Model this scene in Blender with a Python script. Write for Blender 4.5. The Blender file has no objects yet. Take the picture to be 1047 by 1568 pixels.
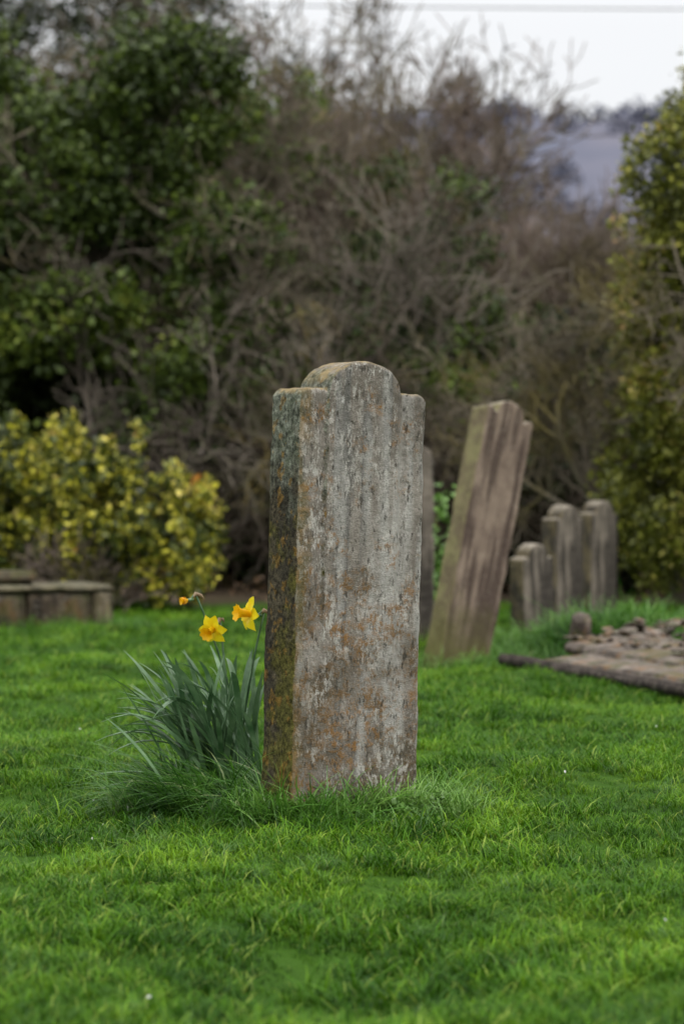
import bpy, bmesh, math, random
import numpy as np
from mathutils import Vector, Matrix, noise as mn

sc = bpy.context.scene
RNG = np.random.default_rng(7)
random.seed(7)

# ------------------------------------------------------------------ helpers
def link(ob, parent=None):
    sc.collection.objects.link(ob)
    if parent: ob.parent = parent
    return ob

def mesh_np(name, V, Q, mat=None, attrs=None, smooth=False):
    V = np.asarray(V, dtype=np.float32); Q = np.asarray(Q, dtype=np.int32)
    me = bpy.data.meshes.new(name)
    me.vertices.add(len(V)); me.vertices.foreach_set('co', V.ravel())
    me.loops.add(Q.size); me.polygons.add(len(Q))
    me.polygons.foreach_set('loop_start', np.arange(0, Q.size, 4, dtype=np.int32))
    me.loops.foreach_set('vertex_index', Q.ravel())
    me.update(calc_edges=True)
    if attrs:
        for k, a in attrs.items():
            at = me.attributes.new(k, 'FLOAT', 'POINT')
            at.data.foreach_set('value', np.asarray(a, dtype=np.float32))
    if mat: me.materials.append(mat)
    if smooth: me.shade_smooth()
    return me

def gh(x, y):
    """ground height"""
    x = np.asarray(x, float); y = np.asarray(y, float)
    z = 0.020*np.sin(1.3*x+0.7*y+1)+0.014*np.sin(2.9*x-1.7*y)+0.012*np.sin(0.9*x+3.1*y+2)
    z = z + 0.010*np.sin(5.1*x+2.3*y)+0.008*np.sin(-3.7*x+6.1*y+.5)
    z = z*np.clip((60-y)/30, 0, 1)
    r2 = ((x+0.05)/0.6)**2+((y-6.95)/0.6)**2
    return z*(1-np.exp(-r2))

# node helpers
def newmat(name):
    m = bpy.data.materials.new(name); m.use_nodes = True
    nt = m.node_tree; nt.nodes.clear()
    return m, nt
def setin(nt, sock, v):
    if isinstance(v, bpy.types.NodeSocket): nt.links.new(v, sock)
    elif isinstance(v, (tuple, list)) and len(v) == 3 and sock.type == 'RGBA': sock.default_value = (*v, 1)
    else: sock.default_value = v
def noise(nt, vec, scale, detail=4, rough=0.55, dist=0.0):
    n = nt.nodes.new('ShaderNodeTexNoise')
    if vec is not None: nt.links.new(vec, n.inputs['Vector'])
    n.inputs['Scale'].default_value = scale; n.inputs['Detail'].default_value = detail
    n.inputs['Roughness'].default_value = rough; n.inputs['Distortion'].default_value = dist
    return n.outputs[0]
def ramp(nt, fac, stops):
    n = nt.nodes.new('ShaderNodeValToRGB'); cr = n.color_ramp
    while len(cr.elements) < len(stops): cr.elements.new(0.5)
    for e, (p, c) in zip(cr.elements, stops):
        e.position = p
        e.color = (c, c, c, 1) if isinstance(c, (int, float)) else (*c, 1)
    setin(nt, n.inputs[0], fac)
    return n.outputs[0]
def mix(nt, fac, a, b, blend='MIX'):
    n = nt.nodes.new('ShaderNodeMix'); n.data_type = 'RGBA'; n.blend_type = blend
    setin(nt, n.inputs[0], fac); setin(nt, n.inputs[6], a); setin(nt, n.inputs[7], b)
    return n.outputs[2]
def mth(nt, op, a, b=0.0, clamp=False):
    n = nt.nodes.new('ShaderNodeMath'); n.operation = op; n.use_clamp = clamp
    setin(nt, n.inputs[0], a); setin(nt, n.inputs[1], b)
    return n.outputs[0]
def mapping(nt, vec, scale):
    n = nt.nodes.new('ShaderNodeMapping'); nt.links.new(vec, n.inputs[0])
    n.inputs['Scale'].default_value = scale
    return n.outputs[0]
def bump(nt, h, strength, dist):
    n = nt.nodes.new('ShaderNodeBump'); n.inputs['Strength'].default_value = strength
    n.inputs['Distance'].default_value = dist; nt.links.new(h, n.inputs['Height'])
    return n.outputs[0]
def principled(nt, col, rough=0.8, normal=None, spec=0.3, transl=0.0, transcol=None):
    p = nt.nodes.new('ShaderNodeBsdfPrincipled')
    setin(nt, p.inputs['Base Color'], col); setin(nt, p.inputs['Roughness'], rough)
    p.inputs['Specular IOR Level'].default_value = spec
    if normal: nt.links.new(normal, p.inputs['Normal'])
    o = nt.nodes.new('ShaderNodeOutputMaterial')
    if transl > 0:
        t = nt.nodes.new('ShaderNodeBsdfTranslucent'); setin(nt, t.inputs[0], transcol if transcol is not None else col)
        m = nt.nodes.new('ShaderNodeMixShader'); m.inputs[0].default_value = transl
        nt.links.new(p.outputs[0], m.inputs[1]); nt.links.new(t.outputs[0], m.inputs[2])
        nt.links.new(m.outputs[0], o.inputs[0])
    else:
        nt.links.new(p.outputs[0], o.inputs[0])
    return p
def texco(nt, which='Object'):
    return nt.nodes.new('ShaderNodeTexCoord').outputs[which]
def attr(nt, name):
    n = nt.nodes.new('ShaderNodeAttribute'); n.attribute_name = name
    return n.outputs['Fac']
def objrand(nt):
    return nt.nodes.new('ShaderNodeObjectInfo').outputs['Random']
def wpos(nt):
    return nt.nodes.new('ShaderNodeNewGeometry').outputs['Position']
def sep(nt, v):
    n = nt.nodes.new('ShaderNodeSeparateXYZ'); nt.links.new(v, n.inputs[0]); return n.outputs

# ------------------------------------------------------------------ materials
def mat_grass(name, dark, mid, light, tipyellow=(0.34, 0.44, 0.08), spec=.16, root_shade=.28, rough=.42):
    m, nt = newmat(name)
    t = attr(nt, 't'); r = attr(nt, 'rnd'); w = wpos(nt)
    big = mth(nt, 'ADD', mth(nt, 'MULTIPLY', noise(nt, w, 1.1, 2, .5), .45), mth(nt, 'MULTIPLY', noise(nt, w, 6.5, 3, .6), .55))
    f = mth(nt, 'ADD', mth(nt, 'MULTIPLY', r, 0.45), mth(nt, 'MULTIPLY', mth(nt, 'SUBTRACT', big, .5), 2.7))
    f = mth(nt, 'ADD', f, mth(nt, 'ADD', mth(nt, 'MULTIPLY', objrand(nt), 0.3), .13))
    c = ramp(nt, f, [(0.15, dark), (0.55, mid), (0.95, light)])
    c = mix(nt, ramp(nt, r, [(0.93, 0.0), (0.95, 0.8)]), c, tipyellow)
    sh = ramp(nt, t, [(0.0, root_shade), (0.8, 1.1)])  # shade at the blade roots painted into the colour
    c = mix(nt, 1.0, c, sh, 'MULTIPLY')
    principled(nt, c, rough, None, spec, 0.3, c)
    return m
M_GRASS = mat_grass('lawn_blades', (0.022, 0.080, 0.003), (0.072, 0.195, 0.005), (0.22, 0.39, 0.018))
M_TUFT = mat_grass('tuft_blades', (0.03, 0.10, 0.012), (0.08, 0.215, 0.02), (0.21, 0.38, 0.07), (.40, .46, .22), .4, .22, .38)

def mat_leaf(name, stops, rough=0.4, transl=0.0, spec=0.4, patch=0.35, pscale=.8):
    m, nt = newmat(name)
    f = mth(nt, 'ADD', mth(nt, 'MULTIPLY', attr(nt, 'rnd'), 0.6), mth(nt, 'MULTIPLY', objrand(nt), 0.4-patch*.3))
    big = noise(nt, wpos(nt), pscale, 2, .5)
    f = mth(nt, 'ADD', f, mth(nt, 'MULTIPLY', mth(nt, 'SUBTRACT', big, 0.5), patch*2))
    c = ramp(nt, f, stops)
    principled(nt, c, rough, None, spec, transl, c)
    return m
M_IVY = mat_leaf('ivy_leaf', [(0.1, (0.022, 0.036, 0.007)), (0.45, (0.050, 0.076, 0.012)), (0.75, (0.105, 0.15, 0.018)), (0.97, (0.22, 0.24, 0.04))], spec=.22, patch=.6)
M_IVYB = mat_leaf('ivy_leaf_bright', [(0.1, (0.045, 0.055, 0.010)), (0.36, (0.13, 0.14, 0.020)), (0.62, (0.30, 0.31, 0.045)), (0.95, (0.44, 0.27, 0.11))], transl=.15, patch=.5, pscale=1.8, spec=.3)
M_DARK = mat_leaf('shade_darkened_leaf', [(0.1, (0.008, 0.012, 0.004)), (0.5, (0.020, 0.030, 0.007)), (0.95, (0.055, 0.065, 0.018))], spec=.18)  # leaf colour darkened to paint in shaded gaps among the foliage
M_YEL = mat_leaf('variegated_leaf', [(0.13, (0.025, 0.04, 0.008)), (0.36, (0.08, 0.105, 0.015)), (0.52, (0.22, 0.22, 0.025)), (0.66, (0.64, 0.60, 0.05)), (0.88, (0.68, 0.55, 0.15)), (0.97, (0.62, 0.26, 0.05))], patch=.65, transl=.15, pscale=2.2)
M_WEED = mat_leaf('weed_leaf', [(0.1, (0.06, 0.13, 0.02)), (0.9, (0.16, 0.30, 0.06))])
M_HAZE = mat_leaf('haze_tinted_leaf', [(0.1, (0.12, 0.128, 0.17)), (0.9, (0.165, 0.165, 0.21))], patch=.1, spec=0)  # bluish distance haze painted into the woodland leaf colour
M_LITTER = mat_leaf('dead_leaf', [(0.1, (0.06, 0.035, 0.02)), (0.9, (0.20, 0.12, 0.06))])

def mat_bark(name, a, b, lichen=None, lt=.52, lmax=.85):
    m, nt = newmat(name)
    w = wpos(nt)
    c = mix(nt, ramp(nt, noise(nt, w, 1.2, 4), [(0.35, 0), (0.65, 1)]), a, b)
    if lichen:
        c = mix(nt, ramp(nt, noise(nt, w, 0.9, 3, .6), [(lt, 0), (lt+.1, lmax)]), c, lichen)
    principled(nt, c, 0.9, None, 0.15)
    return m
M_BARK = mat_bark('bark', (0.095, 0.078, 0.055), (0.22, 0.185, 0.14), (0.16, 0.13, 0.045), .54)
M_LICH = mat_bark('lichened_bark', (0.10, 0.08, 0.055), (0.20, 0.165, 0.12), (0.20, 0.155, 0.035), .50, .8)
M_LIMB = mat_bark('grey_bark', (0.085, 0.070, 0.055), (0.20, 0.17, 0.14), (0.11, 0.105, 0.05), .54, .7)
M_TWIG = mat_bark('twig_bark', (0.115, 0.086, 0.066), (0.235, 0.185, 0.155), (.12, .105, .045))
M_TWIGD = mat_bark('thicket_bark', (0.040, 0.032, 0.024), (0.095, 0.075, 0.055), (.06, .062, .022))  # low thicket bark, shadow beneath the bushes painted in as darker colour

def mat_headstone():
    m, nt = newmat('weathered_lichen_stone')
    P = texco(nt); N = sep(nt, texco(nt, 'Normal')); S = sep(nt, P)
    St = mapping(nt, P, (1, 1, 0.5)); Sv = mapping(nt, P, (1, 1, 0.07))
    base = mix(nt, ramp(nt, noise(nt, P, 6, 5, .6), [(0.35, 0), (0.65, 1)]), (0.150, 0.130, 0.108), (0.275, 0.248, 0.215))
    base = mix(nt, ramp(nt, noise(nt, Sv, 22, 3, .5), [(0.50, 0), (0.60, 0.7)]), base, (0.115, 0.115, 0.110))
    base = mix(nt, ramp(nt, noise(nt, Sv, 11, 2, .5), [(0.53, 0), (0.63, 0.75)]), base, (0.42, 0.405, 0.375))
    # ochre lichen, more of it low down
    h = mth(nt, 'MULTIPLY', mth(nt, 'SUBTRACT', 0.60, S[2]), 0.15)
    of = mth(nt, 'ADD', noise(nt, P, 10, 5, .7), h)
    of = mth(nt, 'MULTIPLY', ramp(nt, of, [(0.46, 0), (0.58, 1)]), ramp(nt, noise(nt, P, 55, 6, .75), [(0.47, 0), (0.53, 0.9)]))
    base = mix(nt, of, base, (0.26, 0.135, 0.045))
    df = ramp(nt, mth(nt, 'ADD', noise(nt, P, 5, 4, .6), mth(nt, 'MULTIPLY', mth(nt, 'SUBTRACT', 0.55, S[2]), 0.28)), [(0.50, 0), (0.66, 0.8)])
    base = mix(nt, df, base, (0.095, 0.078, 0.052))
    # lichen crusts: pale and dark blotches, in patches, slightly drawn out downwards
    pat = ramp(nt, noise(nt, mapping(nt, P, (1, 1, .5)), 7, 4, .65), [(0.40, 0.15), (0.60, 1)])
    w1 = mth(nt, 'MULTIPLY', ramp(nt, noise(nt, St, 45, 8, .78), [(0.53, 0), (0.56, 1)]), pat)
    base = mix(nt, mth(nt, 'MULTIPLY', w1, .85), base, (0.50, 0.48, 0.44))
    w2 = mth(nt, 'MULTIPLY', ramp(nt, noise(nt, St, 130, 3, .7), [(0.58, 0), (0.63, .6)]), pat)
    base = mix(nt, w2, base, (0.52, 0.49, 0.44))
    dk = ramp(nt, noise(nt, mapping(nt, P, (1.2, 1.2, .45)), 50, 8, .78), [(0.40, .85), (0.45, 0)])
    base = mix(nt, dk, base, (0.052, 0.046, 0.037))
    vo = nt.nodes.new('ShaderNodeTexVoronoi'); vo.inputs['Scale'].default_value = 10
    nt.links.new(mapping(nt, P, (1, 1, .55)), vo.inputs['Vector'])
    base = mix(nt, ramp(nt, mth(nt, 'ADD', vo.outputs['Distance'], mth(nt, 'MULTIPLY', noise(nt, P, 60), .16)), [(0.14, 0.9), (0.18, 0)]), base, (0.66, 0.65, 0.62))
    # olive / ochre staining along the arris next to the mossy flank
    ed = ramp(nt, mth(nt, 'ADD', mth(nt, 'MULTIPLY', S[0], -2.2), mth(nt, 'MULTIPLY', noise(nt, St, 14, 4), .40)), [(.57, 0), (.66, .65)])
    base = mix(nt, ed, base, mix(nt, ramp(nt, noise(nt, P, 35, 4), [(.45, 0), (.55, 1)]), (0.12, 0.10, 0.035), (0.24, 0.15, 0.045)))
    # mossy flank
    side = mix(nt, ramp(nt, noise(nt, St, 12, 5, .6), [(0.4, 0), (0.6, 1)]), (0.050, 0.043, 0.030), (0.10, 0.082, 0.052))
    side = mix(nt, ramp(nt, mth(nt, 'ADD', noise(nt, P, 8, 4), mth(nt, 'MULTIPLY', mth(nt, 'SUBTRACT', .55, S[2]), .2)), [(0.50, 0), (0.60, .8)]), side, (0.115, 0.105, 0.022))
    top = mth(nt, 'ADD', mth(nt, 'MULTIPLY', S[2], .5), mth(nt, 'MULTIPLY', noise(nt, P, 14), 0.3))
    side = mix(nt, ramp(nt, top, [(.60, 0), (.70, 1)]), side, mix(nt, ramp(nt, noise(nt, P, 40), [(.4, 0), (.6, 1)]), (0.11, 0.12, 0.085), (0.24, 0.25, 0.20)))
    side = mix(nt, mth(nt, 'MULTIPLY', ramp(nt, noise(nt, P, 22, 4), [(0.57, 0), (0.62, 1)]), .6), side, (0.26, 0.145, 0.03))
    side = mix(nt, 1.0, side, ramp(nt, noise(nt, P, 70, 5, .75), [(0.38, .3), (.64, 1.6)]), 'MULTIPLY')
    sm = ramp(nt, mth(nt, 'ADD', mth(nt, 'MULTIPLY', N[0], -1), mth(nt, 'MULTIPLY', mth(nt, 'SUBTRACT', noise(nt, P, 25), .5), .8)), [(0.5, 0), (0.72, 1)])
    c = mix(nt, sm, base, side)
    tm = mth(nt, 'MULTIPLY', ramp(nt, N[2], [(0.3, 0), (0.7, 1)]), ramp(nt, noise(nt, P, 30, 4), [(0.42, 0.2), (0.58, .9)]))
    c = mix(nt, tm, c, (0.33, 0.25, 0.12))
    hh = mth(nt, 'ADD', noise(nt, P, 55, 6, .75), mth(nt, 'MULTIPLY', noise(nt, P, 260, 3, .7), .4))
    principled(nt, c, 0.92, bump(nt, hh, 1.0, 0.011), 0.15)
    return m
def mat_oldstone(name, a, b, streak, moss, mossz=0.35, flank=None, topc=(0.34, 0.30, 0.24), orange=0., speck=.3, topmoss=0.):
    m, nt = newmat(name)
    P = texco(nt); S = sep(nt, P); N = sep(nt, texco(nt, 'Normal'))
    c = mix(nt, ramp(nt, noise(nt, P, 6, 5, .6), [(0.35, 0), (0.65, 1)]), a, b)
    c = mix(nt, ramp(nt, noise(nt, mapping(nt, P, (1, 1, .12)), 14, 3), [(0.46, 0), (0.56, .9)]), c, streak)
    c = mix(nt, ramp(nt, noise(nt, P, 30, 4, .7), [(0.54, 0), (.64, speck)]), c, (0.36, 0.32, 0.26))
    if flank: c = mix(nt, ramp(nt, mth(nt, 'ADD', mth(nt, 'MULTIPLY', N[0], -1), mth(nt, 'MULTIPLY', noise(nt, P, 12), .3)), [(.5, 0), (.75, .85)]), c, mix(nt, ramp(nt, noise(nt, P, 9, 4), [(.42, 0), (.58, 1)]), flank, (0.13, 0.105, 0.06)))
    f = mth(nt, 'ADD', mth(nt, 'SUBTRACT', mossz, S[2]), mth(nt, 'MULTIPLY', noise(nt, P, 8, 4), .5))
    c = mix(nt, ramp(nt, f, [(0.2, 0), (0.5, .8)]), c, moss)
    tm = mth(nt, 'MULTIPLY', ramp(nt, N[2], [(0.4, 0), (0.8, 1)]), .7)
    c = mix(nt, tm, c, mix(nt, 1.0, topc, ramp(nt, noise(nt, P, 12, 5, .7), [(.35, .4), (.65, 1.3)]), 'MULTIPLY'))
    if orange: c = mix(nt, ramp(nt, noise(nt, P, 9, 5, .75), [(.53, 0), (.60, orange)]), c, (.20, .105, .04))
    if topmoss: c = mix(nt, ramp(nt, noise(nt, mapping(nt, P, (1, 1.3, 1)), 5, 5, .75), [(.50, 0), (.60, topmoss)]), c, (.055, .065, .02))
    principled(nt, c, .9, bump(nt, noise(nt, P, 50, 5, .7), .8, .006), .15)
    return m
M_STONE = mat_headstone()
M_BROWN = mat_oldstone('brown_sandstone', (0.125, 0.092, 0.072), (0.22, 0.17, 0.13), (0.060, 0.042, 0.034), (0.085, 0.082, 0.025), .30, (0.19, 0.175, 0.08), speck=.12)
M_GREY = mat_oldstone('grey_sandstone', (0.10, 0.085, 0.07), (0.20, 0.17, 0.14), (0.035, 0.030, 0.026), (0.08, 0.08, 0.035), .1, (0.050, 0.043, 0.032), speck=.12)
M_TOMB = mat_oldstone('tomb_stone', (0.050, 0.038, 0.028), (0.12, 0.09, 0.06), (0.022, 0.018, 0.015), (0.055, 0.06, 0.025), .02, topc=(.10, .095, .065), orange=.3, topmoss=.5)
M_LID = mat_oldstone('tomb_lid_stone', (0.10, 0.08, 0.05), (0.20, 0.16, 0.10), (0.05, 0.042, 0.03), (0.10, 0.09, 0.04), -.5, topc=(.14, .13, .09), topmoss=.4)
M_RUB = mat_oldstone('rubble_stone', (0.080, 0.064, 0.050), (0.19, 0.155, 0.13), (0.045, 0.035, 0.03), (0.10, 0.11, 0.04), -.35, topc=(.20, .17, .145), orange=.6, topmoss=.6)
M_KERB = mat_oldstone('dark_kerb_stone', (0.035, 0.028, 0.025), (0.075, 0.06, 0.05), (0.03, 0.025, 0.022), (0.06, 0.07, 0.03), -.5, topc=(.085, .07, .06))

# ground
def mat_ground():
    m, nt = newmat('lawn_soil'); w = wpos(nt); S = sep(nt, w)
    g = mix(nt, noise(nt, w, 3, 5), (0.02, 0.05, 0.004), (0.04, 0.10, 0.006))
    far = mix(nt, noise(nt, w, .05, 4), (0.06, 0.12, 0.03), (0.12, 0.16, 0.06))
    soil = mix(nt, noise(nt, w, 4, 5), (0.03, 0.022, 0.015), (0.075, 0.055, 0.035))
    e = mth(nt, 'ADD', S[1], mth(nt, 'MULTIPLY', noise(nt, w, 1.2), 2.0))
    c = mix(nt, ramp(nt, mth(nt, 'MULTIPLY', e, 0.01), [(0.19, 0), (0.20, 1)]), g, soil)
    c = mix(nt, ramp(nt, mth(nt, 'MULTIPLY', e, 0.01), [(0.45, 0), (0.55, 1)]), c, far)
    principled(nt, c, .95, bump(nt, noise(nt, w, 30, 5), .6, .02), .1)
    return m
xs = np.concatenate([[-3000, -1200, -400, -120, -50, -25], np.linspace(-14, 14, 180), [25, 50, 120, 400, 1200, 3000]])
ys = np.concatenate([[-200, -40, -10], np.linspace(-2, 40, 240), [55, 80, 140, 300, 700, 1500, 3500]])
X, Y = np.meshgrid(xs, ys)
Z = gh(X, np.clip(Y, -3, 60)) * (np.abs(X) < 30)
V = np.stack([X.ravel(), Y.ravel(), Z.ravel()], 1)
nx, ny = len(xs), len(ys)
I = (np.arange(ny-1)[:, None]*nx+np.arange(nx-1)[None]).ravel()
Q = np.stack([I, I+1, I+nx+1, I+nx], 1)
link(bpy.data.objects.new('ground', mesh_np('ground', V, Q, mat_ground(), smooth=True)))

# ------------------------------------------------------------------ scatter
def scatter(name, srcs, pts, rot, scl, parent=None):
    """one object: its vertices carry instances of the source meshes"""
    col = bpy.data.collections.new(name+'_src')
    for i, s in enumerate(srcs):
        o = bpy.data.objects.new(f'{name}_src_{i}', s); col.objects.link(o)
    n = len(pts)
    me = bpy.data.meshes.new(name); me.vertices.add(n)
    me.vertices.foreach_set('co', np.asarray(pts, np.float32).ravel())
    a = me.attributes.new('rot', 'FLOAT_VECTOR', 'POINT'); a.data.foreach_set('vector', np.asarray(rot, np.float32).ravel())
    a = me.attributes.new('scl', 'FLOAT', 'POINT'); a.data.foreach_set('value', np.asarray(scl, np.float32))
    a = me.attributes.new('idx', 'INT', 'POINT'); a.data.foreach_set('value', RNG.integers(0, len(srcs), n).astype(np.int32))
    ob = link(bpy.data.objects.new(name, me), parent)
    ng = bpy.data.node_groups.new(name+'_nodes', 'GeometryNodeTree')
    ng.interface.new_socket('Geometry', in_out='INPUT', socket_type='NodeSocketGeometry')
    ng.interface.new_socket('Geometry', in_out='OUTPUT', socket_type='NodeSocketGeometry')
    nd = ng.nodes; gi = nd.new('NodeGroupInput'); go = nd.new('NodeGroupOutput')
    ci = nd.new('GeometryNodeCollectionInfo'); ci.inputs['Collection'].default_value = col
    ci.inputs['Separate Children'].default_value = True; ci.inputs['Reset Children'].default_value = True
    ip = nd.new('GeometryNodeInstanceOnPoints'); ip.inputs['Pick Instance'].default_value = True
    def na(t, nm):
        x = nd.new('GeometryNodeInputNamedAttribute'); x.data_type = t; x.inputs['Name'].default_value = nm
        return next(o for o in x.outputs if o.enabled and o.name == 'Attribute')
    er = nd.new('FunctionNodeEulerToRotation')
    L = ng.links.new
    L(gi.outputs[0], ip.inputs['Points']); L(ci.outputs[0], ip.inputs['Instance'])
    L(na('FLOAT_VECTOR', 'rot'), er.inputs[0]); L(er.outputs[0], ip.inputs['Rotation'])
    L(na('FLOAT', 'scl'), ip.inputs['Scale']); L(na('INT', 'idx'), ip.inputs['Instance Index'])
    L(ip.outputs[0], go.inputs[0])
    md = ob.modifiers.new('instances', 'NODES'); md.node_group = ng
    return ob

# ------------------------------------------------------------------ grass
def blade_clump(name, n, R, hmin, hmax, wid, lean, mat, seed, seg=3, lmin=.2, bias=None):
    r = np.random.default_rng(seed); V = []; Q = []; T = []; C = []
    for i in range(n):
        a = r.uniform(0, 6.283); rr = R*math.sqrt(r.uniform()); bx, by = rr*math.cos(a), rr*math.sin(a)
        h = r.uniform(hmin, hmax); d = r.uniform(0, 6.283) if bias is None else r.normal(bias, .7); l = lean*r.uniform(lmin, 1.)*h
        px, py = math.cos(d), math.sin(d); fa = d+1.57+r.normal()*.5; wx, wy = math.cos(fa), math.sin(fa)
        w = wid*r.uniform(.6, 1.2); c = r.uniform(); b0 = len(V); dr = min(1.15, lean*.6)*r.uniform(.5, 1)
        for s in range(seg+1):
            t = s/seg; ww = w*(1-t**1.6)*.5+.0002
            cx = bx+px*l*t**1.6; cy = by+py*l*t**1.6; cz = h*t*(1-.6*dr*t*t) - .012
            V += [(cx-wx*ww, cy-wy*ww, cz), (cx+wx*ww, cy+wy*ww, cz)]; T += [t, t]; C += [c, c]
            if s: k = b0+2*s; Q.append((k-2, k-1, k+1, k))
    return mesh_np(name, V, Q, mat, {'t': T, 'rnd': C})
lawn = [blade_clump(f'lawn_clump_{i}', 38, .055, .018, .060, .0033, 1.15, M_GRASS, 10+i) for i in range(7)]
tuft = [blade_clump(f'tuft_clump_{i}', 18, .045, .06, .19, .0052, 1.2, M_TUFT, 40+i, 5) for i in range(6)]
sweep = [blade_clump(f'sweep_clump_{i}', 12, .06, .09, .26, .0065, 1.5, M_TUFT, 60+i, 7, .3, 0.) for i in range(6)]

def lawn_points(y0, y1, dens, margin):
    n = int((y1-y0)*2*(0.145*y1+margin)*dens)
    y = RNG.uniform(y0, y1, n); x = RNG.uniform(-1, 1, n)*(0.145*y1+margin)
    return x, y
parts = [lawn_points(2.8, 6, 620, .35), lawn_points(6, 9, 540, .5), lawn_points(9, 13, 240, 1.0), lawn_points(13, 20.0, 110, 2)]
x = np.concatenate([p[0] for p in parts]); y = np.concatenate([p[1] for p in parts])
hv = np.array([.6*mn.noise(Vector((a*1.6, b*1.6, 3))) + 1.*mn.noise(Vector((a*5.5, b*5.5, 9))) + .6*mn.noise(Vector((a*14, b*14, 5))) for a, b in zip(x, y)])
keep = (y < 18.6+0.8*np.sin(x*2))
x, y, hv = x[keep], y[keep], hv[keep]
s = np.clip(.90+.95*hv+RNG.normal(0, .14, len(x)), .38, 2.0)*np.where(y > 9, 1.15, 1.)*np.where(y > 13, 1.25, 1.)
rot = np.stack([RNG.normal(0, .14, len(x)), RNG.normal(0, .14, len(x)), RNG.uniform(0, 6.28, len(x))], 1)
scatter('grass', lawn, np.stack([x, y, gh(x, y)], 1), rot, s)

def tufts(name, spec, srcs=tuft, az=None):
    P = []; S = []
    for cx, cy, rx, ry, n, smin, smax in spec:
        a = RNG.uniform(0, 6.28, n); r = np.sqrt(RNG.uniform(0, 1, n))
        P.append(np.stack([cx+rx*r*np.cos(a), cy+ry*r*np.sin(a)], 1)); S.append(RNG.uniform(smin, smax, n))
    P = np.concatenate(P); S = np.concatenate(S)
    R = np.stack([RNG.normal(0, .25, len(P)), RNG.normal(0, .25, len(P)), RNG.uniform(0, 6.28, len(P)) if az is None else RNG.normal(az, .9, len(P))], 1)
    return scatter(name, srcs, np.column_stack([P, gh(P[:, 0], P[:, 1])]), R, S)
fx = []
for t in np.linspace(-.08, 1.08, 36):   # along the front foot of the stone
    k = .54+.50*abs(math.sin(t*9+1))
    fx.append((-0.15+.375*t, 6.81+.24*t, .045, .04, 4, k*.55, k*1.4))
tufts('long_grass', fx + [
    (-.36, 7.45, .26, .30, 130, .6, 1.2), (-.42, 7.15, .18, .14, 70, .4, 1.0), (-.25, 6.95, .09, .12, 70, .5, 1.05),
    (.32, 7.1, .12, .18, 60, .4, .95), (.06, 6.73, .24, .09, 60, .3, .8), (-.24, 6.80, .16, .08, 44, .3, .8), (-.02, 7.25, .2, .1, 30, .5, .8),
    (1.50, 13.6, .30, .30, 300, 1.3, 2.1), (1.15, 14.0, .25, .3, 70, .8, 1.3), (.55, 12.7, .35, .2, 120, .5, 1.0),
    (1.0, 13.4, .35, .5, 140, .6, 1.1), (1.9, 14.6, .4, .4, 140, .9, 1.5), (-1.9, 15.75, .8, .12, 160, .5, .9), (.5, 14.3, .5, .3, 120, .6, 1.1)])
tufts('sweeping_grass', [(-.40, 7.30, .22, .24, 160, .5, 1.25), (-.30, 7.02, .15, .15, 75, .5, 1.05), (-.52, 7.22, .18, .16, 44, .4, .95)], sweep, 3.3)
n = 520
tx = RNG.uniform(-1.8, 1.8, n); ty = RNG.uniform(3.6, 15, n)
tufts('grass_tufts', [(a, b, .08, .08, 5, .20, .42) for a, b in zip(tx, ty)])

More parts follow.
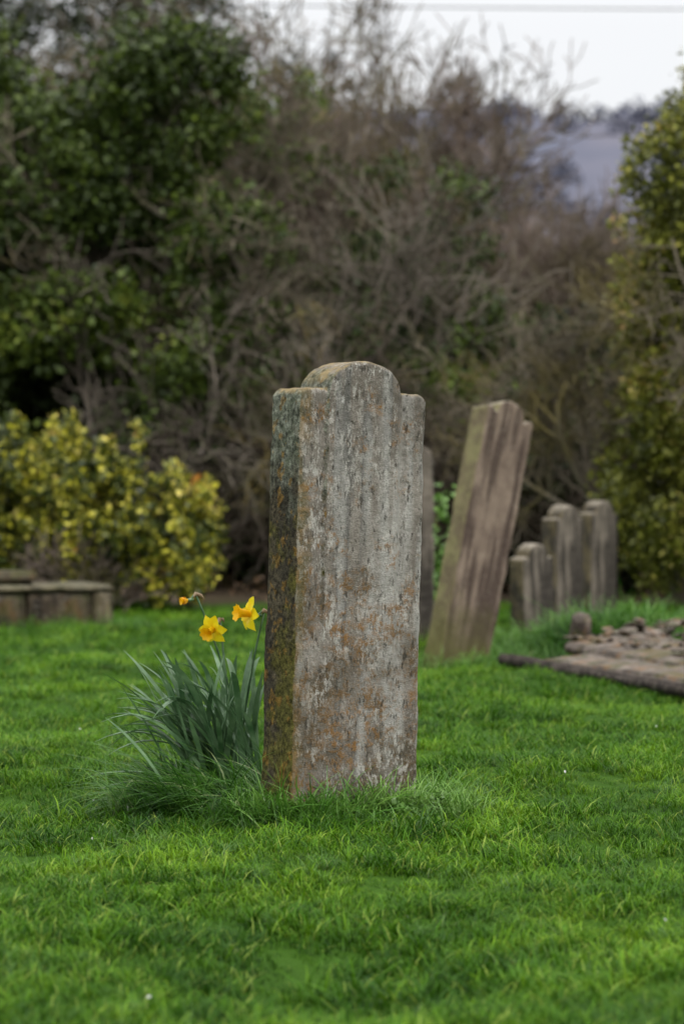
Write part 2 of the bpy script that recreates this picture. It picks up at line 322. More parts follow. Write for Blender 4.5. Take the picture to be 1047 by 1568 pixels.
# ------------------------------------------------------------------ headstones
def headstone(name, w, hs, ht, t, loc, rz, lean, pitch, mat, nx=70, nz=200, arch=.54, groove=0., rough=.0025, r=.012, seed=0, notch=.012, edge=1.6, rcm=.028):
    zb = -.2; hw = w/2; ah = arch*hw; rc = min(rcm, hw*.3)
    def top(x):
        a = abs(x)
        if a < ah: return hs-.004+(ht-hs+.004)*math.sqrt(max(0, 1-(a/ah)**2))
        e = hw-a; z = hs
        if e < rc: z = hs-rc+math.sqrt(max(0, rc*rc-(rc-e)**2))
        if a < ah+notch: z = hs-notch*.6
        return z
    ex = [0, .0015, .004, .008, .013, .02]
    cols = sorted(set([-hw+e for e in ex]+[hw-e for e in ex]+list(np.linspace(-hw+.026, hw-.026, nx))+[-ah-.0005, -ah+.002, ah-.002, ah+.0005]))
    rows = np.concatenate([np.linspace(0, .97, nz), [.978, .985, .990, .994, .997, .999, 1]])
    cols = np.array(cols); tops = np.array([top(a) for a in cols])
    Xc = np.repeat(cols[:, None], len(rows), 1)
    Zc = zb+(tops[:, None]-zb)*rows[None]
    e = np.minimum(tops[:, None]-Zc, hw-np.abs(Xc)); e = np.clip(e, 0, r)
    ro = r-np.sqrt(np.clip(r*r-(r-e)**2, 0, None))
    g = np.zeros_like(Xc)
    if groove > 0:
        fade = np.clip((Zc-.30)/.35, 0, 1)
        # the shoulders sit slightly behind the middle panel, with a soft hollow between them
        u = np.clip((np.abs(Xc)-ah+.004)/.020, 0, 1); u = u*u*(3-2*u)
        v = (np.abs(Xc)-ah-.012)/.018
        g = (groove*.55*u+groove*.60*np.clip(1-v*v, 0, 1))*fade
    Yf = -t/2+ro+g; Yb = t/2-ro
    V = []; Q = []
    nr = len(rows); nc = len(cols)
    V.append(np.stack([Xc, Yf, Zc], 2).reshape(-1, 3)); V.append(np.stack([Xc, Yb, Zc], 2).reshape(-1, 3))
    I = (np.arange(nc-1)[:, None]*nr+np.arange(nr-1)[None]).ravel()
    Q.append(np.stack([I, I+nr, I+nr+1, I+1], 1)); o = nc*nr
    Q.append(np.stack([I+1, I+nr+1, I+nr, I], 1)+o)
    path = [(0, j) for j in range(nr)]+[(i, nr-1) for i in range(1, nc)]+[(nc-1, j) for j in range(nr-2, -1, -1)]
    nt_ = 14; pv = []
    for i, j in path:
        for k in range(nt_+1):
            f = k/nt_; pv.append((Xc[i, j], Yf[i, j]*(1-f)+Yb[i, j]*f, Zc[i, j]))
    o2 = 2*o; V.append(np.array(pv)); m = len(path)
    J = (np.arange(m-1)[:, None]*(nt_+1)+np.arange(nt_)[None]).ravel()
    Q.append(np.stack([J, J+1, J+nt_+2, J+nt_+1], 1)+o2)
    V = np.concatenate(V); Q = np.concatenate(Q)
    out = V.copy(); sd = Vector((seed*7.3, seed*3.1, 0))
    for q in range(len(V)):
        p = Vector(V[q])
        d = mn.noise_vector(p*9+sd)*rough*1.6+mn.noise_vector(p*38+sd)*rough*.8+mn.noise_vector(p*110+sd)*rough*.35
        if hw-abs(V[q][0]) < .02 or V[q][2] > hs-.03:
            d = d*edge
        out[q] = V[q]+np.array(d)
    me = mesh_np(name, out, Q, mat, smooth=True)
    bm = bmesh.new(); bm.from_mesh(me); bmesh.ops.remove_doubles(bm, verts=bm.verts, dist=.0002)
    bmesh.ops.recalc_face_normals(bm, faces=bm.faces); bm.to_mesh(me); bm.free(); me.shade_smooth()
    ob = link(bpy.data.objects.new(name, me)); ob.location = loc
    ob.rotation_euler = (Matrix.Rotation(rz, 3, 'Z') @ Matrix.Rotation(pitch, 3, 'X') @ Matrix.Rotation(lean, 3, 'Y')).to_euler()
    return ob
th = math.radians(33)
def centre_from_corner(cx, cy, w, t, a):
    return (cx+math.cos(a)*w/2-math.sin(a)*t/2, cy+math.sin(a)*w/2+math.cos(a)*t/2)
cx, cy = centre_from_corner(-.150, 6.87, .440, .165, th)
headstone('headstone', .440, 1.243, 1.328, .165, (cx, cy, 0), th, math.radians(2.3), math.radians(-.6), M_STONE, 110, 330, groove=.012, rough=.0018, arch=.57, edge=1.6, rcm=.034, notch=.008)
a2 = math.radians(40)
cx, cy = centre_from_corner(.51, 12.65, .355, .13, a2)
headstone('headstone', .355, 1.39, 1.455, .13, (cx, cy, 0), a2, math.radians(17.6), math.radians(-3.5), M_BROWN, 60, 110, arch=.54, rough=.0022, seed=1, notch=.03, rcm=.02)
headstone('headstone', .5, 1.08, 1.215, .11, (.285, 14.2, 0), math.radians(12), 0, 0, M_GREY, 40, 80, arch=.98, rough=.004, seed=2)
for (px, d, top_, w, t, a, sd) in [(1.03, 14.7, .575, .27, .12, 40, 3), (1.275, 15.4, .80, .26, .13, 42, 4), (1.56, 16.1, .82, .27, .13, 42, 5)]:
    a = math.radians(a); X0 = px+t*math.sin(a)
    cx, cy = centre_from_corner(X0, d, w, t, a)
    headstone('headstone', w, top_-.08, top_, t, (cx, cy, 0), a, math.radians(1.5*(sd-4)), 0, M_GREY, 40, 60, arch=.6, rough=.003, seed=sd, notch=.016)

# ------------------------------------------------------------------ slabs, tomb, rubble
def slab_bm(size, bev=.012, amp=.008, seed=0):
    bm = bmesh.new(); bmesh.ops.create_cube(bm, size=1)
    bmesh.ops.scale(bm, vec=size, verts=bm.verts)
    bmesh.ops.bevel(bm, geom=bm.edges[:], offset=bev, segments=2, affect='EDGES')
    for ax in range(3):
        L = size[ax]; k = max(1, int(L/.05))
        for i in range(1, k):
            no = [0, 0, 0]; no[ax] = 1; co = [0, 0, 0]; co[ax] = -L/2+L*i/k
            bmesh.ops.bisect_plane(bm, geom=bm.verts[:]+bm.edges[:]+bm.faces[:], plane_co=co, plane_no=no)
    for v in bm.verts:
        v.co += mn.noise_vector(v.co*7+Vector((seed*5, 0, 0)))*amp+mn.noise_vector(v.co*25+Vector((seed*5, 0, 0)))*amp*.4
    return bm
def slab(name, size, loc, rot, mat, parent=None, amp=.008, seed=0, bev=.012):
    bm = slab_bm(size, bev, amp=amp, seed=seed); me = bpy.data.meshes.new(name); bm.to_mesh(me); bm.free()
    me.materials.append(mat); me.shade_smooth()
    o = link(bpy.data.objects.new(name, me), parent); o.location = loc; o.rotation_euler = rot
    return o
tomb = link(bpy.data.objects.new('chest_tomb', None)); tomb.location = (-1.50, 15.9, 0); tomb.rotation_euler = (0, 0, math.radians(20))
for i in range(4):
    slab(f'side_panel_{i+1}', (.42, .62, .34), (-.35-.44*i, .33, .055), (0, 0, 0), M_TOMB, tomb, seed=i)
slab('corner_pier', (.13, .66, .35), (-.065, .33, .06), (0, 0, 0), M_LID, tomb, seed=5)
slab('lid', (1.80, .68, .028), (-.895, .33, .250), (0, 0, 0), M_LID, tomb, seed=6, bev=.009)
slab('upper_stone', (.36, .26, .10), (-.62, .42, .31), (0, 0, .1), M_TOMB, tomb, seed=7, bev=.035)

grave = link(bpy.data.objects.new('broken_ledger_grave', None)); grave.location = (1.30, 11.75, 0); grave.rotation_euler = (0, 0, math.radians(-66))
slab('kerb_front', (2.4, .05, .06), (.30, -.12, .03), (0, math.radians(.6), 0), M_KERB, grave, seed=11, amp=.006)
slab('ledger_lower', (2.1, .30, .06), (.50, .09, .045), (math.radians(5), 0, .02), M_RUB, grave, seed=12, amp=.009)
slab('ledger_upper', (1.15, .42, .06), (-.25, .40, .10), (math.radians(7), math.radians(1.5), -.04), M_RUB, grave, seed=13, amp=.012)
slab('ledger_upper_end', (.9, .40, .06), (.82, .42, .085), (math.radians(5), math.radians(-2), .10), M_RUB, grave, seed=17, amp=.012)
slab('ledger_fragment', (.5, .30, .05), (-.1, .80, .15), (math.radians(-6), math.radians(4), .3), M_RUB, grave, seed=15, amp=.01)
slab('broken_post', (.08, .09, .30), (-1.02, .42, .12), (.12, .1, .3), M_RUB, grave, seed=14, amp=.03, bev=.02)
bm = bmesh.new()
for i in range(260):
    lx = random.uniform(-1.0, 1.2); ly = random.uniform(.3, 1.15); s_ = random.uniform(.012, .055 if ly > .5 else .025)
    r_ = bmesh.ops.create_icosphere(bm, subdivisions=2, radius=s_)
    M = Matrix.Translation((lx, ly, .14+.05*(ly > .7)+random.uniform(-.03, .04)*(ly > .5))) @ Matrix.Rotation(random.uniform(0, 3), 4, 'Z') @ Matrix.Rotation(random.gauss(0, .3), 4, 'X') @ Matrix.Diagonal((1.5, 1, .4, 1))
    for v in r_['verts']:
        v.co += mn.noise_vector(v.co*22+Vector((i, 0, 0)))*s_*.7
        v.co = M @ v.co
me = bpy.data.meshes.new('rubble'); bm.to_mesh(me); bm.free(); me.materials.append(M_RUB)
link(bpy.data.objects.new('rubble', me), grave)

# ------------------------------------------------------------------ daffodils
def mat_simple(name, a, b, scale=30, rough=.5, tr=.3, spec=.3):
    m, nt = newmat(name); c = mix(nt, ramp(nt, noise(nt, texco(nt), scale, 3), [(.35, 0), (.65, 1)]), a, b)
    principled(nt, c, rough, None, spec, tr, c); return m
M_DLEAF = mat_simple('daffodil_leaf', (0.050, 0.120, 0.045), (0.17, 0.28, 0.14), 14, .36, .15, .5)
M_PET = mat_simple('daffodil_petal', (0.88, 0.66, 0.01), (0.92, 0.76, 0.02), 40, .5, .3)
M_COR = mat_simple('daffodil_trumpet', (0.88, 0.46, 0.004), (0.92, 0.58, 0.008), 40, .5, .25)
M_BUD = mat_simple('fading_petal', (0.80, 0.36, 0.02), (0.85, 0.5, 0.03), 90, .6, .2)
M_SPA = mat_simple('papery_spathe', (0.30, 0.20, 0.12), (0.50, 0.38, 0.26), 60, .8, .3)
daf = link(bpy.data.objects.new('daffodils', None)); daf.location = (-.34, 7.45, 0)
V = []; Q = []
def strap(base, az, h, reach, w, droop, tw):
    n = 14; b0 = len(V)
    dx, dy = math.cos(az), math.sin(az); fx_, fy_ = math.cos(az+1.57+tw), math.sin(az+1.57+tw)
    for i in range(n+1):
        t = i/n; x_ = base[0]+dx*reach*t**1.5; y_ = base[1]+dy*reach*t**1.5
        z_ = h*(t*(1+droop) - droop*1.0*t**3) - .02
        ww = w*.5*min(1, (1-t)*5+.12)
        V.extend([(x_-fx_*ww, y_-fy_*ww, z_+ww*.35), (x_, y_, z_), (x_+fx_*ww, y_+fy_*ww, z_+ww*.35)])
        if i:
            k = b0+3*i; Q.extend([(k-3, k-2, k+1, k), (k-2, k-1, k+2, k+1)])
rd = random.Random(3)
for i in range(100):
    bx = rd.gauss(-.02, .07); by = rd.gauss(0, .08)
    az = rd.gauss(3.1, .7) if rd.random() < .7 else rd.uniform(0, 6.28)
    hh = rd.uniform(.28, .48); re = rd.uniform(.05, .32)
    if math.cos(az) > 0: re *= .5
    strap((bx, by), az, hh, re, rd.uniform(.013, .021), rd.uniform(0, .5), rd.gauss(0, .5))
for az, hh, re, dr in [(3.0, .33, .34, .25), (3.25, .29, .34, .7), (2.9, .23, .32, 1.1), (3.15, .35, .34, .35), (3.4, .25, .28, 1.2), (3.1, .085, .40, 1.2), (3.3, .07, .36, 1.6), (3.2, .31, .30, .5), (2.9, .37, .22, .1), (3.5, .33, .24, .8), (3.05, .19, .28, 1.6), (.2, .42, .07, 0), (-.5, .44, .05, 0), (3.6, .28, .22, 1.3), (-.9, .34, .10, .4), (3.35, .30, .20, 1.1), (3.1, .38, .28, .15), (3.3, .40, .18, .1), (3.2, .24, .36, .9), (3.0, .30, .40, .5), (3.15, .20, .38, 1.2), (3.3, .34, .34, .6), (3.2, .16, .36, 1.6), (3.05, .26, .38, 1.0)]:
    strap((rd.gauss(-.03, .03), rd.gauss(-.09, .04)), az, hh, re, .023, dr, rd.gauss(0, .3))
link(bpy.data.objects.new('leaves', mesh_np('leaves', V, Q, M_DLEAF, smooth=True)), daf)

def ring_tube(pts, rad, k=6):
    pts = np.asarray(pts, float); n = len(pts)
    tan = np.gradient(pts, axis=0); tan /= np.linalg.norm(tan, axis=1)[:, None]+1e-9
    ref = np.array([0.31, .95, .05]) if abs(tan[0][1]) < .9 else np.array([1., 0, 0])
    u = np.cross(tan, ref); u /= np.linalg.norm(u, axis=1)[:, None]+1e-9; v = np.cross(tan, u)
    a = np.arange(k)*2*math.pi/k
    R = (u[:, None]*np.cos(a)[None, :, None]+v[:, None]*np.sin(a)[None, :, None])*np.asarray(rad)[:, None, None]+pts[:, None]
    i = np.arange(n-1)[:, None]*k; j = np.arange(k)[None]; j2 = (j+1) % k
    F = np.stack([i+j, i+j2, i+k+j2, i+k+j], 2).reshape(-1, 4)
    return R.reshape(-1, 3), F
def flower(i, pos, face, size, openness=1., mp=M_PET):
    pos = Vector(pos); f = Vector(face).normalized()
    base = Vector((rd.gauss(0, .02), rd.gauss(0, .03), 0))
    neck = pos-f*size*.55
    pts = []
    for t in np.linspace(0, 1, 12):
        p = base.lerp(Vector((neck.x-f.x*.012, neck.y-f.y*.012, neck.z+.012)), t); p.x = base.x+(p.x-base.x)*(t**.7 if t > 0 else 0)
        pts.append(p)
    pts += [neck+Vector((-f.x*.004, -f.y*.004, .012)), neck+Vector((0, 0, .008)), neck.lerp(pos, .3)]
    v, q = ring_tube(pts, [.0036]*len(pts), 8)
    link(bpy.data.objects.new(f'stem_{i}', mesh_np('stem', v, q, M_DLEAF, smooth=True)), daf)
    q4 = f.to_track_quat('Z', 'Y').to_matrix().to_4x4(); Mx = Matrix.Translation(pos) @ q4
    PV = []; PQ = []
    for k in range(6):
        a = k*math.pi/3+(.1 if k % 2 else 0); b0 = len(PV); n = 8
        L = size*(1 if k % 2 else .95)
        for s in range(n+1):
            t = s/n; ww = L*.36*math.sin(math.pi*(t**.75)*.93+.12)
            r0 = L*.08+L*.92*t*openness; z0 = -.05*L+L*(.10*math.sin(t*3)+(1-openness)*t*.9)+(.003 if k % 2 else 0)+L*.12*t*t*math.sin(k*2.3)
            for c in (-1, -.4, .4, 1):
                lx, ly = r0, ww*c; lz = z0+abs(c)*ww*.25+.05*L*math.sin(t*7+k+c)
                PV.append(Mx @ Vector((lx*math.cos(a)-ly*math.sin(a), lx*math.sin(a)+ly*math.cos(a), lz)))
            if s:
                for c in range(3):
                    m = b0+4*s+c; PQ.append((m-4, m-3, m+1, m))
    link(bpy.data.objects.new(f'petals_{i}', mesh_np('petals', [tuple(p) for p in PV], PQ, mp, smooth=True)), daf)
    CV = []; CQ = []; K = 28; n = 9
    for s in range(n+1):
        t = s/n; rr = size*(.15+.12*t+.16*max(0, t-.75)/.25*(.6+.4*t)); z0 = size*.85*t
        for k in range(K):
            a = 2*math.pi*k/K; fr = 1+(.10*math.sin(a*8) if s == n else .02*math.sin(a*8))*max(0, t-.4)*1.6
            CV.append(tuple(Mx @ Vector((rr*fr*math.cos(a), rr*fr*math.sin(a), z0+(.04*size*math.sin(a*8+1) if s == n else 0)))))
            if s:
                m = s*K; CQ.append((m-K+k, m-K+(k+1) % K, m+(k+1) % K, m+k))
    link(bpy.data.objects.new(f'trumpet_{i}', mesh_np('trumpet', CV, CQ, M_COR, smooth=True)), daf)
    v, q = ring_tube([neck-f*.004, neck+f*.006, neck+f*.014, pos], [.003, .0055, .005, size*.15], 8)
    link(bpy.data.objects.new(f'ovary_{i}', mesh_np('ovary', v, q, M_DLEAF, smooth=True)), daf)
    v, q = ring_tube([neck+Vector((0, 0, .006)), neck+Vector((0, 0, .016))-f*.010, neck+Vector((0, 0, .010))-f*.028, neck+Vector((0, 0, -.004))-f*.038], [.003, .0075, .005, .0006], 7)
    link(bpy.data.objects.new(f'spathe_{i}', mesh_np('spathe', v, q, M_SPA, smooth=True)), daf)
flower(1, (-.136, .02, .610), (-.9, -.35, -.1), .028, .4, M_BUD)
flower(2, (-.056, 0, .522), (-.45, -.80, -.30), .052)
flower(3, (.060, .0, .568), (-.86, -.42, .12), .060)

# ------------------------------------------------------------------ trees
def unit(v): return v/(np.linalg.norm(v)+1e-9)
class Grower:
    def __init__(s, seed): s.r = np.random.default_rng(seed); s.V = []; s.F = []; s.o = 0
    def add(s, pts, rad, k):
        v, f = ring_tube(pts, rad, k); s.V.append(v); s.F.append(f+s.o); s.o += len(v)
    def grow(s, p, d, L, r, lv, kids, up, wander, ang=(.5, 1.1), rmin=.004, lmul=(.45, .75)):
        n = max(4, int(3+L*3)) if lv < 3 else 4
        pts = [p]; q = p; dd = d
        for i in range(n):
            dd = unit(dd+s.r.normal(0, wander, 3)+np.array([0, 0, up[min(lv, len(up)-1)]]))
            q = q+dd*L/n; pts.append(q)
        rad = np.maximum(np.linspace(r, r*.35, n+1), rmin)
        s.add(pts, rad, 6 if lv < 2 else (4 if lv < 3 else 3))
        if lv >= len(kids): return
        for c in range(kids[lv]):
            t = s.r.uniform(.2, 1) if lv else s.r.uniform(.3, 1)
            f = t*n; i = min(int(f), n-1); pc = pts[i]+(pts[i+1]-pts[i])*(f-i)
            dl = unit(pts[i+1]-pts[i]); ax = unit(np.cross(dl, s.r.normal(0, 1, 3)))
            a = s.r.uniform(*ang); nd = dl*math.cos(a)+ax*math.sin(a)
            s.grow(pc, nd, L*s.r.uniform(*lmul)*(1.1-.4*t), max(rad[i]*.55, rmin), lv+1, kids, up, wander, ang, rmin, lmul)
    def mesh(s, name, mat): return mesh_np(name, np.concatenate(s.V), np.concatenate(s.F), mat, smooth=True)

def tree_mesh(name, seed, H, r, kids, up, wander, mat, stems=1, spread=.3, rmin=.004, ang=(.5, 1.1), lmul=(.45, .75)):
    g = Grower(seed)
    for i in range(stems):
        a = g.r.uniform(0, 6.28); d = unit(np.array([math.cos(a)*spread, math.sin(a)*spread, 1.]))
        b = np.array([math.cos(a)*.15*(stems > 1), math.sin(a)*.15*(stems > 1), -.1])
        g.grow(b, d, H*g.r.uniform(.8, 1.05), r*g.r.uniform(.7, 1.1), 0, kids, up, wander, ang, rmin, lmul)
    return g.mesh(name, mat)

def leaf_clump(name, n, R, size, mat, seed, squash=.8):
    r = np.random.default_rng(seed)
    d = r.normal(0, 1, (n, 3)); d /= np.linalg.norm(d, axis=1)[:, None]
    c = d*(R*r.uniform(0, 1, (n, 1))**.5); c[:, 2] *= squash
    u = d+r.normal(0, .7, (n, 3)); u[:, 2] -= .2; u /= np.linalg.norm(u, axis=1)[:, None]
    v = np.cross(u, r.normal(0, 1, (n, 3))); v /= np.linalg.norm(v, axis=1)[:, None]; w = np.cross(u, v)
    s_ = size*r.uniform(.6, 1.25, (n, 1))
    V = np.stack([c-u*s_*.5, c+v*s_*.36+w*s_*.08-u*s_*.08, c+u*s_*.55-w*s_*.08, c-v*s_*.36+w*s_*.08-u*s_*.08, c], 1).reshape(-1, 3)
    b = np.arange(n)*5
    Q = np.concatenate([np.stack([b, b+1, b+2, b+4], 1), np.stack([b, b+4, b+2, b+3], 1)])
    rn = np.repeat(r.uniform(0, 1, n), 5)
    return mesh_np(name, V, Q, mat, {'rnd': rn})
def clumps(nm, mat, n, R, size, k=4, seed=100): return [leaf_clump(f'{nm}_{i}', n, R, size, mat, seed+i) for i in range(k)]
C_IVY = clumps('ivy_clump', M_IVY, 46, .24, .075)
C_IVYB = clumps('bright_ivy_clump', M_IVYB, 40, .17, .058, seed=120)
C_DARK = clumps('shade_clump', M_DARK, 44, .26, .08, seed=140)
C_YEL = clumps('variegated_clump', M_YEL, 28, .11, .066, seed=160)
C_WEED = clumps('weed_clump', M_WEED, 12, .07, .05, seed=180)
C_HAZE = clumps('distant_clump', M_HAZE, 120, .28, .09, seed=200)
C_LIT = clumps('litter_clump', M_LITTER, 16, .2, .05, seed=220)

def blob(ells, dens, thr=-.12, freq=1.3, seed=0, shell=.35):
    P = []
    for (cx, cy, cz, rx, ry, rz) in ells:
        n = int(dens*rx*ry*rz*4.19)
        d = RNG.normal(0, 1, (n, 3)); d /= np.linalg.norm(d, axis=1)[:, None]
        rr = RNG.uniform(shell, 1, (n, 1))**.6
        wob = np.array([1+.32*mn.noise(Vector(v)*1.7+Vector((cx, cz, seed))) for v in d])[:, None]
        p = d*rr*wob*np.array([rx, ry, rz])+np.array([cx, cy, cz])
        P.append(p)
    P = np.concatenate(P)
    nv = np.array([mn.noise(Vector(p)*freq+Vector((seed, 0, 0)))+.4*mn.noise(Vector(p)*freq*3) for p in P])
    P = P[(nv > thr) & (P[:, 2] > .05)]
    return P
def rr3(n): return RNG.uniform(0, 6.28, (n, 3))
def foliage(name, srcs, P, smin, smax, parent=None):
    return scatter(name, srcs, P, rr3(len(P)), RNG.uniform(smin, smax, len(P)), parent)
def place(name, me, loc, rz=0, s=1.):
    o = link(bpy.data.objects.new(name, me)); o.location = loc; o.rotation_euler = (0, 0, rz); o.scale = (s, s, s); return o
def leafy(name, me, x_, y_, rz, s_, srcs, P, smin, smax):
    t_ = place(name, me, (x_, y_, 0), rz, s_)
    o = foliage('foliage', srcs, (P-np.array([x_, y_, 0]))/s_, smin/s_, smax/s_); o.parent = t_; o.rotation_euler = (0, 0, -rz)
T1 = tree_mesh('bare_tree_a', 21, 3.6, .13, (9, 8, 7, 5), (.05, .06, .03, .0), .17, M_BARK, 1, .15, .005)
T2 = tree_mesh('bare_tree_b', 22, 3.3, .10, (8, 8, 7, 4), (.05, .06, .04, .02), .2, M_BARK, 2, .35, .005)
T3 = tree_mesh('bare_tree_c', 25, 3.0, .085, (7, 8, 7, 4), (.10, .08, .05, .02), .16, M_TWIG, 3, .35, .005, (.35, .9))
T4 = tree_mesh('bare_tree_d', 27, 2.8, .09, (8, 7, 5), (.04, .05, .03, .02), .22, M_LIMB, 3, .7, .006, (.4, 1.0))
T5 = tree_mesh('lichened_tree', 29, 2.9, .085, (8, 6, 4), (.01, .0, .0, .0), .24, M_LICH, 3, .9, .006, (.4, 1.0))
T6 = tree_mesh('limbed_tree', 44, 3.4, .10, (6, 6, 4), (.06, .05, .03, .0), .20, M_LIMB, 3, .45, .007, (.4, .95), (.5, .8))
TS = [tree_mesh(f'thicket_{i}', 30+i, 2.4, .035, (6, 6, 5), (.10, .09, .06, .03), .14, M_TWIG, 6, .4, .0045, (.3, .8)) for i in range(4)]
TD = [tree_mesh(f'thicket_low_{i}', 50+i, 1.7, .03, (6, 6, 4), (.02, .03, .0, .0), .22, M_TWIGD, 6, .8, .005, (.5, 1.2)) for i in range(3)]

# ivy-clad trees
P = blob([(-2.5, 21.6, 1.3, 1.4, 1.0, 1.5), (-2.9, 22.0, 3.3, 1.1, 1.0, 1.2), (-1.55, 21.9, 4.35, .95, .8, .75), (-3.6, 22.5, 4.6, .8, .8, .7), (-1.3, 21.7, 2.6, .95, .8, 1.2), (-4.8, 22.5, 2.4, 1.4, 1.4, 2.3)], 185, -.05, 1.5, 1)
leafy('ivy_clad_tree', T1, -2.3, 22.4, 1.0, 1.0, C_IVY, P, .55, 1.15)
P = blob([(.80, 22.6, 3.3, .65, .6, .75), (-.1, 22.4, 2.4, .9, .8, .9), (1.0, 22.4, 2.2, .8, .7, .6), (-.5, 22.8, 4.1, .5, .5, .6), (.2, 22.4, 3.4, .5, .5, .5)], 105, -.02, 1.6, 5)
leafy('ivy_clad_tree', T2, .25, 23.2, .4, 1.12, C_IVY, P, .45, .9)
# bare trees
for (x_, y_, rz, s_, me) in [(-.75, 24.0, 2.2, 1.15, T1), (1.25, 24.3, 3.0, .95, T2), (-1.9, 25.5, 4.0, 1.25, T2), (-3.6, 25, 5.2, 1.2, T1), (2.3, 25.6, .6, .74, T1),
                             (-.1, 26.5, 1.7, 1.3, T3), (.7, 25.2, .3, 1.12, T3), (-.5, 27.5, 3.3, 1.5, T3), (.7, 27.8, 4.6, 1.25, T1), (-1.6, 21.1, 3.4, .80, T4), (-3.2, 20.9, 3.9, .85, T4), (.5, 21.2, 5.0, .72, T5), (-.1, 20.7, 2.2, .62, T5), (1.2, 20.9, .8, .6, T5), (-1.0, 20.8, 4.1, .6, T4), (.35, 22.3, 1.2, .95, T6), (-.75, 22.0, 3.6, .85, T6), (3.4, 27, 2., .85, T3), (-6.5, 25, .2, 1.2, T2), (6.2, 26, 1.2, .9, T1)]:
    place('bare_tree', me, (x_, y_, 0), rz, s_)
for k, (x_, y_) in enumerate([(-4.2, 30), (-2.2, 31), (-.6, 32.5)]):
    s_ = 1.75 if k < 2 else 1.5
    P = blob([(x_-.2, y_, 6.8, 1.4, 1.2, 1.3), (x_+.6, y_, 5.4, 1.2, 1., 1.)] if k < 2 else [(x_, y_, 6.0, .8, .8, .8)], 46, .05, 1.9, 9+k, 0)
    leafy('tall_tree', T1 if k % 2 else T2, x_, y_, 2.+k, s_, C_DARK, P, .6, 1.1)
def thick(name, srcs, boxes, smin, smax):
    P = []
    for (x0, x1, y0, y1, m) in boxes:
        P.append(np.stack([RNG.uniform(x0, x1, m), RNG.uniform(y0, y1, m), np.zeros(m)], 1))
    P = np.concatenate(P); m = len(P)
    R = np.stack([RNG.normal(0, .08, m), RNG.normal(0, .08, m), RNG.uniform(0, 6.28, m)], 1)
    return scatter(name, srcs, P, R, RNG.uniform(smin, smax, m))
thick('bare_thicket', TS, [(-7, 8, 26, 31, 28), (-1, 1.5, 25, 29, 8), (1.2, 4.8, 25, 29, 22)], 1.02, 1.20)
thick('bramble_thicket', TD, [(-6, 6, 21.5, 24, 24), (.6, 4, 20.2, 23, 14), (-1.0, 1, 20.2, 21.5, 3)], .65, 1.1)
# understorey in darkened leaves, for the shade beneath the bushes
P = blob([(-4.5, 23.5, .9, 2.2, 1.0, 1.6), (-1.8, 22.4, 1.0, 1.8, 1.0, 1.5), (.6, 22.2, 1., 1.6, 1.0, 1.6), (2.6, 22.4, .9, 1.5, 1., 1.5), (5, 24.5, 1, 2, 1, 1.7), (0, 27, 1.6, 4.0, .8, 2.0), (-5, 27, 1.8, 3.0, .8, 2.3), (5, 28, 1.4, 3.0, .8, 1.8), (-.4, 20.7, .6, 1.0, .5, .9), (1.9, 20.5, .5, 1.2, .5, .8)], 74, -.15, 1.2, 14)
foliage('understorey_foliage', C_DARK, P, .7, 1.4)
P = blob([(-.3, 20.9, 1.3, 1.0, .5, .9), (.9, 21.0, 1.4, .8, .5, .9), (2.0, 20.8, 1.0, .9, .5, .8), (-1.3, 20.9, 1.6, .8, .5, 1.1), (-.2, 21, 2.3, .8, .5, .5)], 130, .02, 1.8, 33)
foliage('bramble_foliage', C_IVY, P, .5, 1.0)
# evergreen on the right edge
P = blob([(2.58, 17.4, 1.9, .74, .8, 1.0), (2.62, 17.4, 3.0, .62, .7, .85), (2.46, 17.3, .9, .62, .7, .7), (2.58, 17.4, 3.75, .22, .3, .4), (3.9, 17.6, 2.2, .9, .9, 1.6)], 520, -.06, 2.4, 17)
leafy('evergreen_tree', T2, 2.75, 17.6, 1.1, .78, C_IVYB, P, .45, 1.0)
# yellow variegated shrub on the left
P = blob([(-2.25, 18.2, .72, .75, .6, .68), (-1.65, 18.0, .62, .55, .5, .60), (-1.22, 17.9, .45, .38, .4, .48), (-3.2, 18.3, .7, .8, .6, .6)], 850, -.07, 3.2, 21)
sh = tree_mesh('shrub_stems', 71, .62, .014, (6, 4), (.12, .1, .1), .15, M_TWIG, 14, 1.1, .004)
ys_ = place('variegated_shrub', sh, (-1.9, 18.1, 0), 0, 1)
sp_ = []
for (sx, sz) in [(-2.0, 1.45), (-1.52, 1.38), (-1.0, .95), (-2.4, 1.40), (-1.75, 1.22), (-.93, .75), (-2.15, 1.38), (-1.3, 1.05)]:
    for t in np.linspace(0, 1, 6): sp_.append((sx+RNG.normal(0, .02), 18.+RNG.normal(0, .03), sz-.30*t))
P = np.concatenate([P, np.array(sp_)])
foliage('leaves', C_YEL, P-np.array([-1.9, 18.1, 0]), .4, 1.0, ys_)
# weeds beside the leaning stone
P = blob([(.50, 14.9, .55, .16, .15, .5), (.72, 15.2, .5, .2, .2, .45)], 700, -.1, 4, 25)
foliage('sapling_weeds', C_WEED, P, .8, 1.4)
P = np.array([(.20+RNG.normal(0, .05), 6.98+RNG.normal(0, .04), .03+abs(RNG.normal(0, .012))) for _ in range(16)])
foliage('broadleaf_weeds', C_WEED, P, .3, .55)
n = 500; lx = RNG.uniform(-7, 7, n); ly = RNG.uniform(18.6, 22, n)
foliage('leaf_litter', C_LIT, np.stack([lx, ly, gh(lx, ly)+.02], 1), .5, 1.2)
n = 10; lx = RNG.uniform(-1.2, 1.4, n); ly = RNG.uniform(4.5, 12, n)
M_W = mat_simple('white_petal', (.6, .62, .6), (.75, .75, .72), 20, .6, .2)
foliage('fallen_petals', [leaf_clump('petal', 1, .005, .012, M_W, 5)], np.stack([lx, ly, gh(lx, ly)+.038], 1), .6, 1.0)

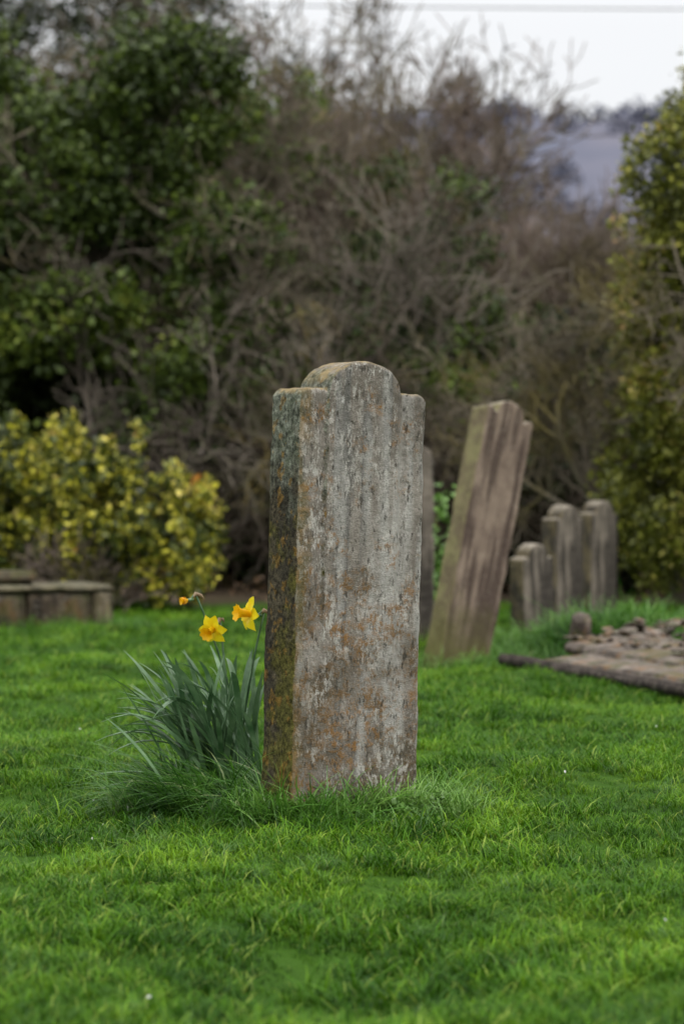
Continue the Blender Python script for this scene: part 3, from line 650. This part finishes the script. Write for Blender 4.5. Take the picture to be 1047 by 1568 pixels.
# ------------------------------------------------------------------ hill
hx = np.linspace(-900, 900, 160); hy = np.linspace(380, 1100, 60)
X, Y = np.meshgrid(hx, hy)
def hillz(X, Y):
    u = np.clip((Y-380)/340, 0, 1)
    return (100+.06*X+5*np.sin(X*.02+1.)+2.5*np.sin(X*.07))*(u*u*(3-2*u))*(1-.35*np.clip((Y-740)/360, 0, 1))-2
V = np.stack([X.ravel(), Y.ravel(), hillz(X, Y).ravel()], 1); nx = 160; ny = 60
I = (np.arange(ny-1)[:, None]*nx+np.arange(nx-1)[None]).ravel()
m, nt = newmat('haze_tinted_hillside'); w = wpos(nt)
c = ramp(nt, noise(nt, mapping(nt, w, (1, .6, 1)), .025, 5, .6), [(.35, (.115, .122, .16)), (.5, (.14, .142, .18)), (.65, (.17, .162, .19))])  # distance haze painted into the hillside's base colour
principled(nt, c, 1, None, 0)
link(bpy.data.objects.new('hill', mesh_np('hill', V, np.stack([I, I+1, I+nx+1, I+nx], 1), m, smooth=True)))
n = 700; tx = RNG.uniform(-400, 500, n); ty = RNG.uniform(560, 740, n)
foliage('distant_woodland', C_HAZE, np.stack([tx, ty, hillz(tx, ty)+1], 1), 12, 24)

# overhead wire
wire = link(bpy.data.objects.new('overhead_wire', None))
pts = [(x_, 42., 9.10-.012*x_+.0006*x_*x_) for x_ in np.linspace(-26, 26, 60)]
m, nt = newmat('wire_rubber'); principled(nt, mix(nt, noise(nt, wpos(nt), 3), (.20, .20, .21), (.28, .28, .29)), .6)
v, q = ring_tube(pts, [.014]*60, 6); link(bpy.data.objects.new('cable', mesh_np('cable', v, q, m, smooth=True)), wire)
for k, sx in enumerate((-26, 26)):
    zt = 9.1-.012*sx+.0006*sx*sx
    v, q = ring_tube([(sx, 42, -.5), (sx, 42, 5), (sx, 42, zt+.3)], [.16, .13, .10], 12)
    link(bpy.data.objects.new(f'pole_{k+1}', mesh_np('pole', v, q, M_BARK, smooth=True)), wire)

# ------------------------------------------------------------------ light, world, camera
el, az = math.radians(52), math.radians(140)
d = Vector((math.sin(az)*math.cos(el), math.cos(az)*math.cos(el), math.sin(el)))
L = bpy.data.lights.new('sun', 'SUN'); L.energy = 1.5; L.angle = math.radians(14); L.color = (1, .96, .9)
so = link(bpy.data.objects.new('sun', L)); so.rotation_euler = d.to_track_quat('Z', 'Y').to_euler()
wd = bpy.data.worlds.new('World'); sc.world = wd; wd.use_nodes = True; nt = wd.node_tree; nt.nodes.clear()
sky = nt.nodes.new('ShaderNodeTexSky'); sky.sky_type = 'NISHITA'; sky.sun_disc = False
sky.sun_elevation = el; sky.sun_rotation = az; sky.dust_density = 3
dz = sep(nt, texco(nt, 'Generated'))[2]
cloud = ramp(nt, dz, [(0.0, (.41, .415, .42)), (.18, (.44, .442, .447)), (.6, (.84, .85, .86)), (1.0, (1, 1, 1))])   # overcast: brighter overhead
cloud = mix(nt, 1.0, cloud, (18.6, 18.6, 18.6), 'MULTIPLY')
c = mix(nt, 0.87, sky.outputs[0], cloud)
bg = nt.nodes.new('ShaderNodeBackground'); nt.links.new(c, bg.inputs[0]); bg.inputs[1].default_value = .125
o = nt.nodes.new('ShaderNodeOutputWorld'); nt.links.new(bg.outputs[0], o.inputs[0])

cam = bpy.data.cameras.new('camera'); co = link(bpy.data.objects.new('camera', cam)); sc.camera = co
cam.sensor_fit = 'VERTICAL'; cam.sensor_height = 36; cam.lens = 85; cam.clip_end = 6000; cam.clip_start = .1
co.location = (0, 0, 1.0); co.rotation_euler = (math.radians(90-.9), 0, 0)
cam.dof.use_dof = True; cam.dof.focus_distance = 6.92; cam.dof.aperture_fstop = 2.8
sc.view_settings.view_transform = 'Standard'; sc.view_settings.look = 'None'; sc.view_settings.exposure = 0
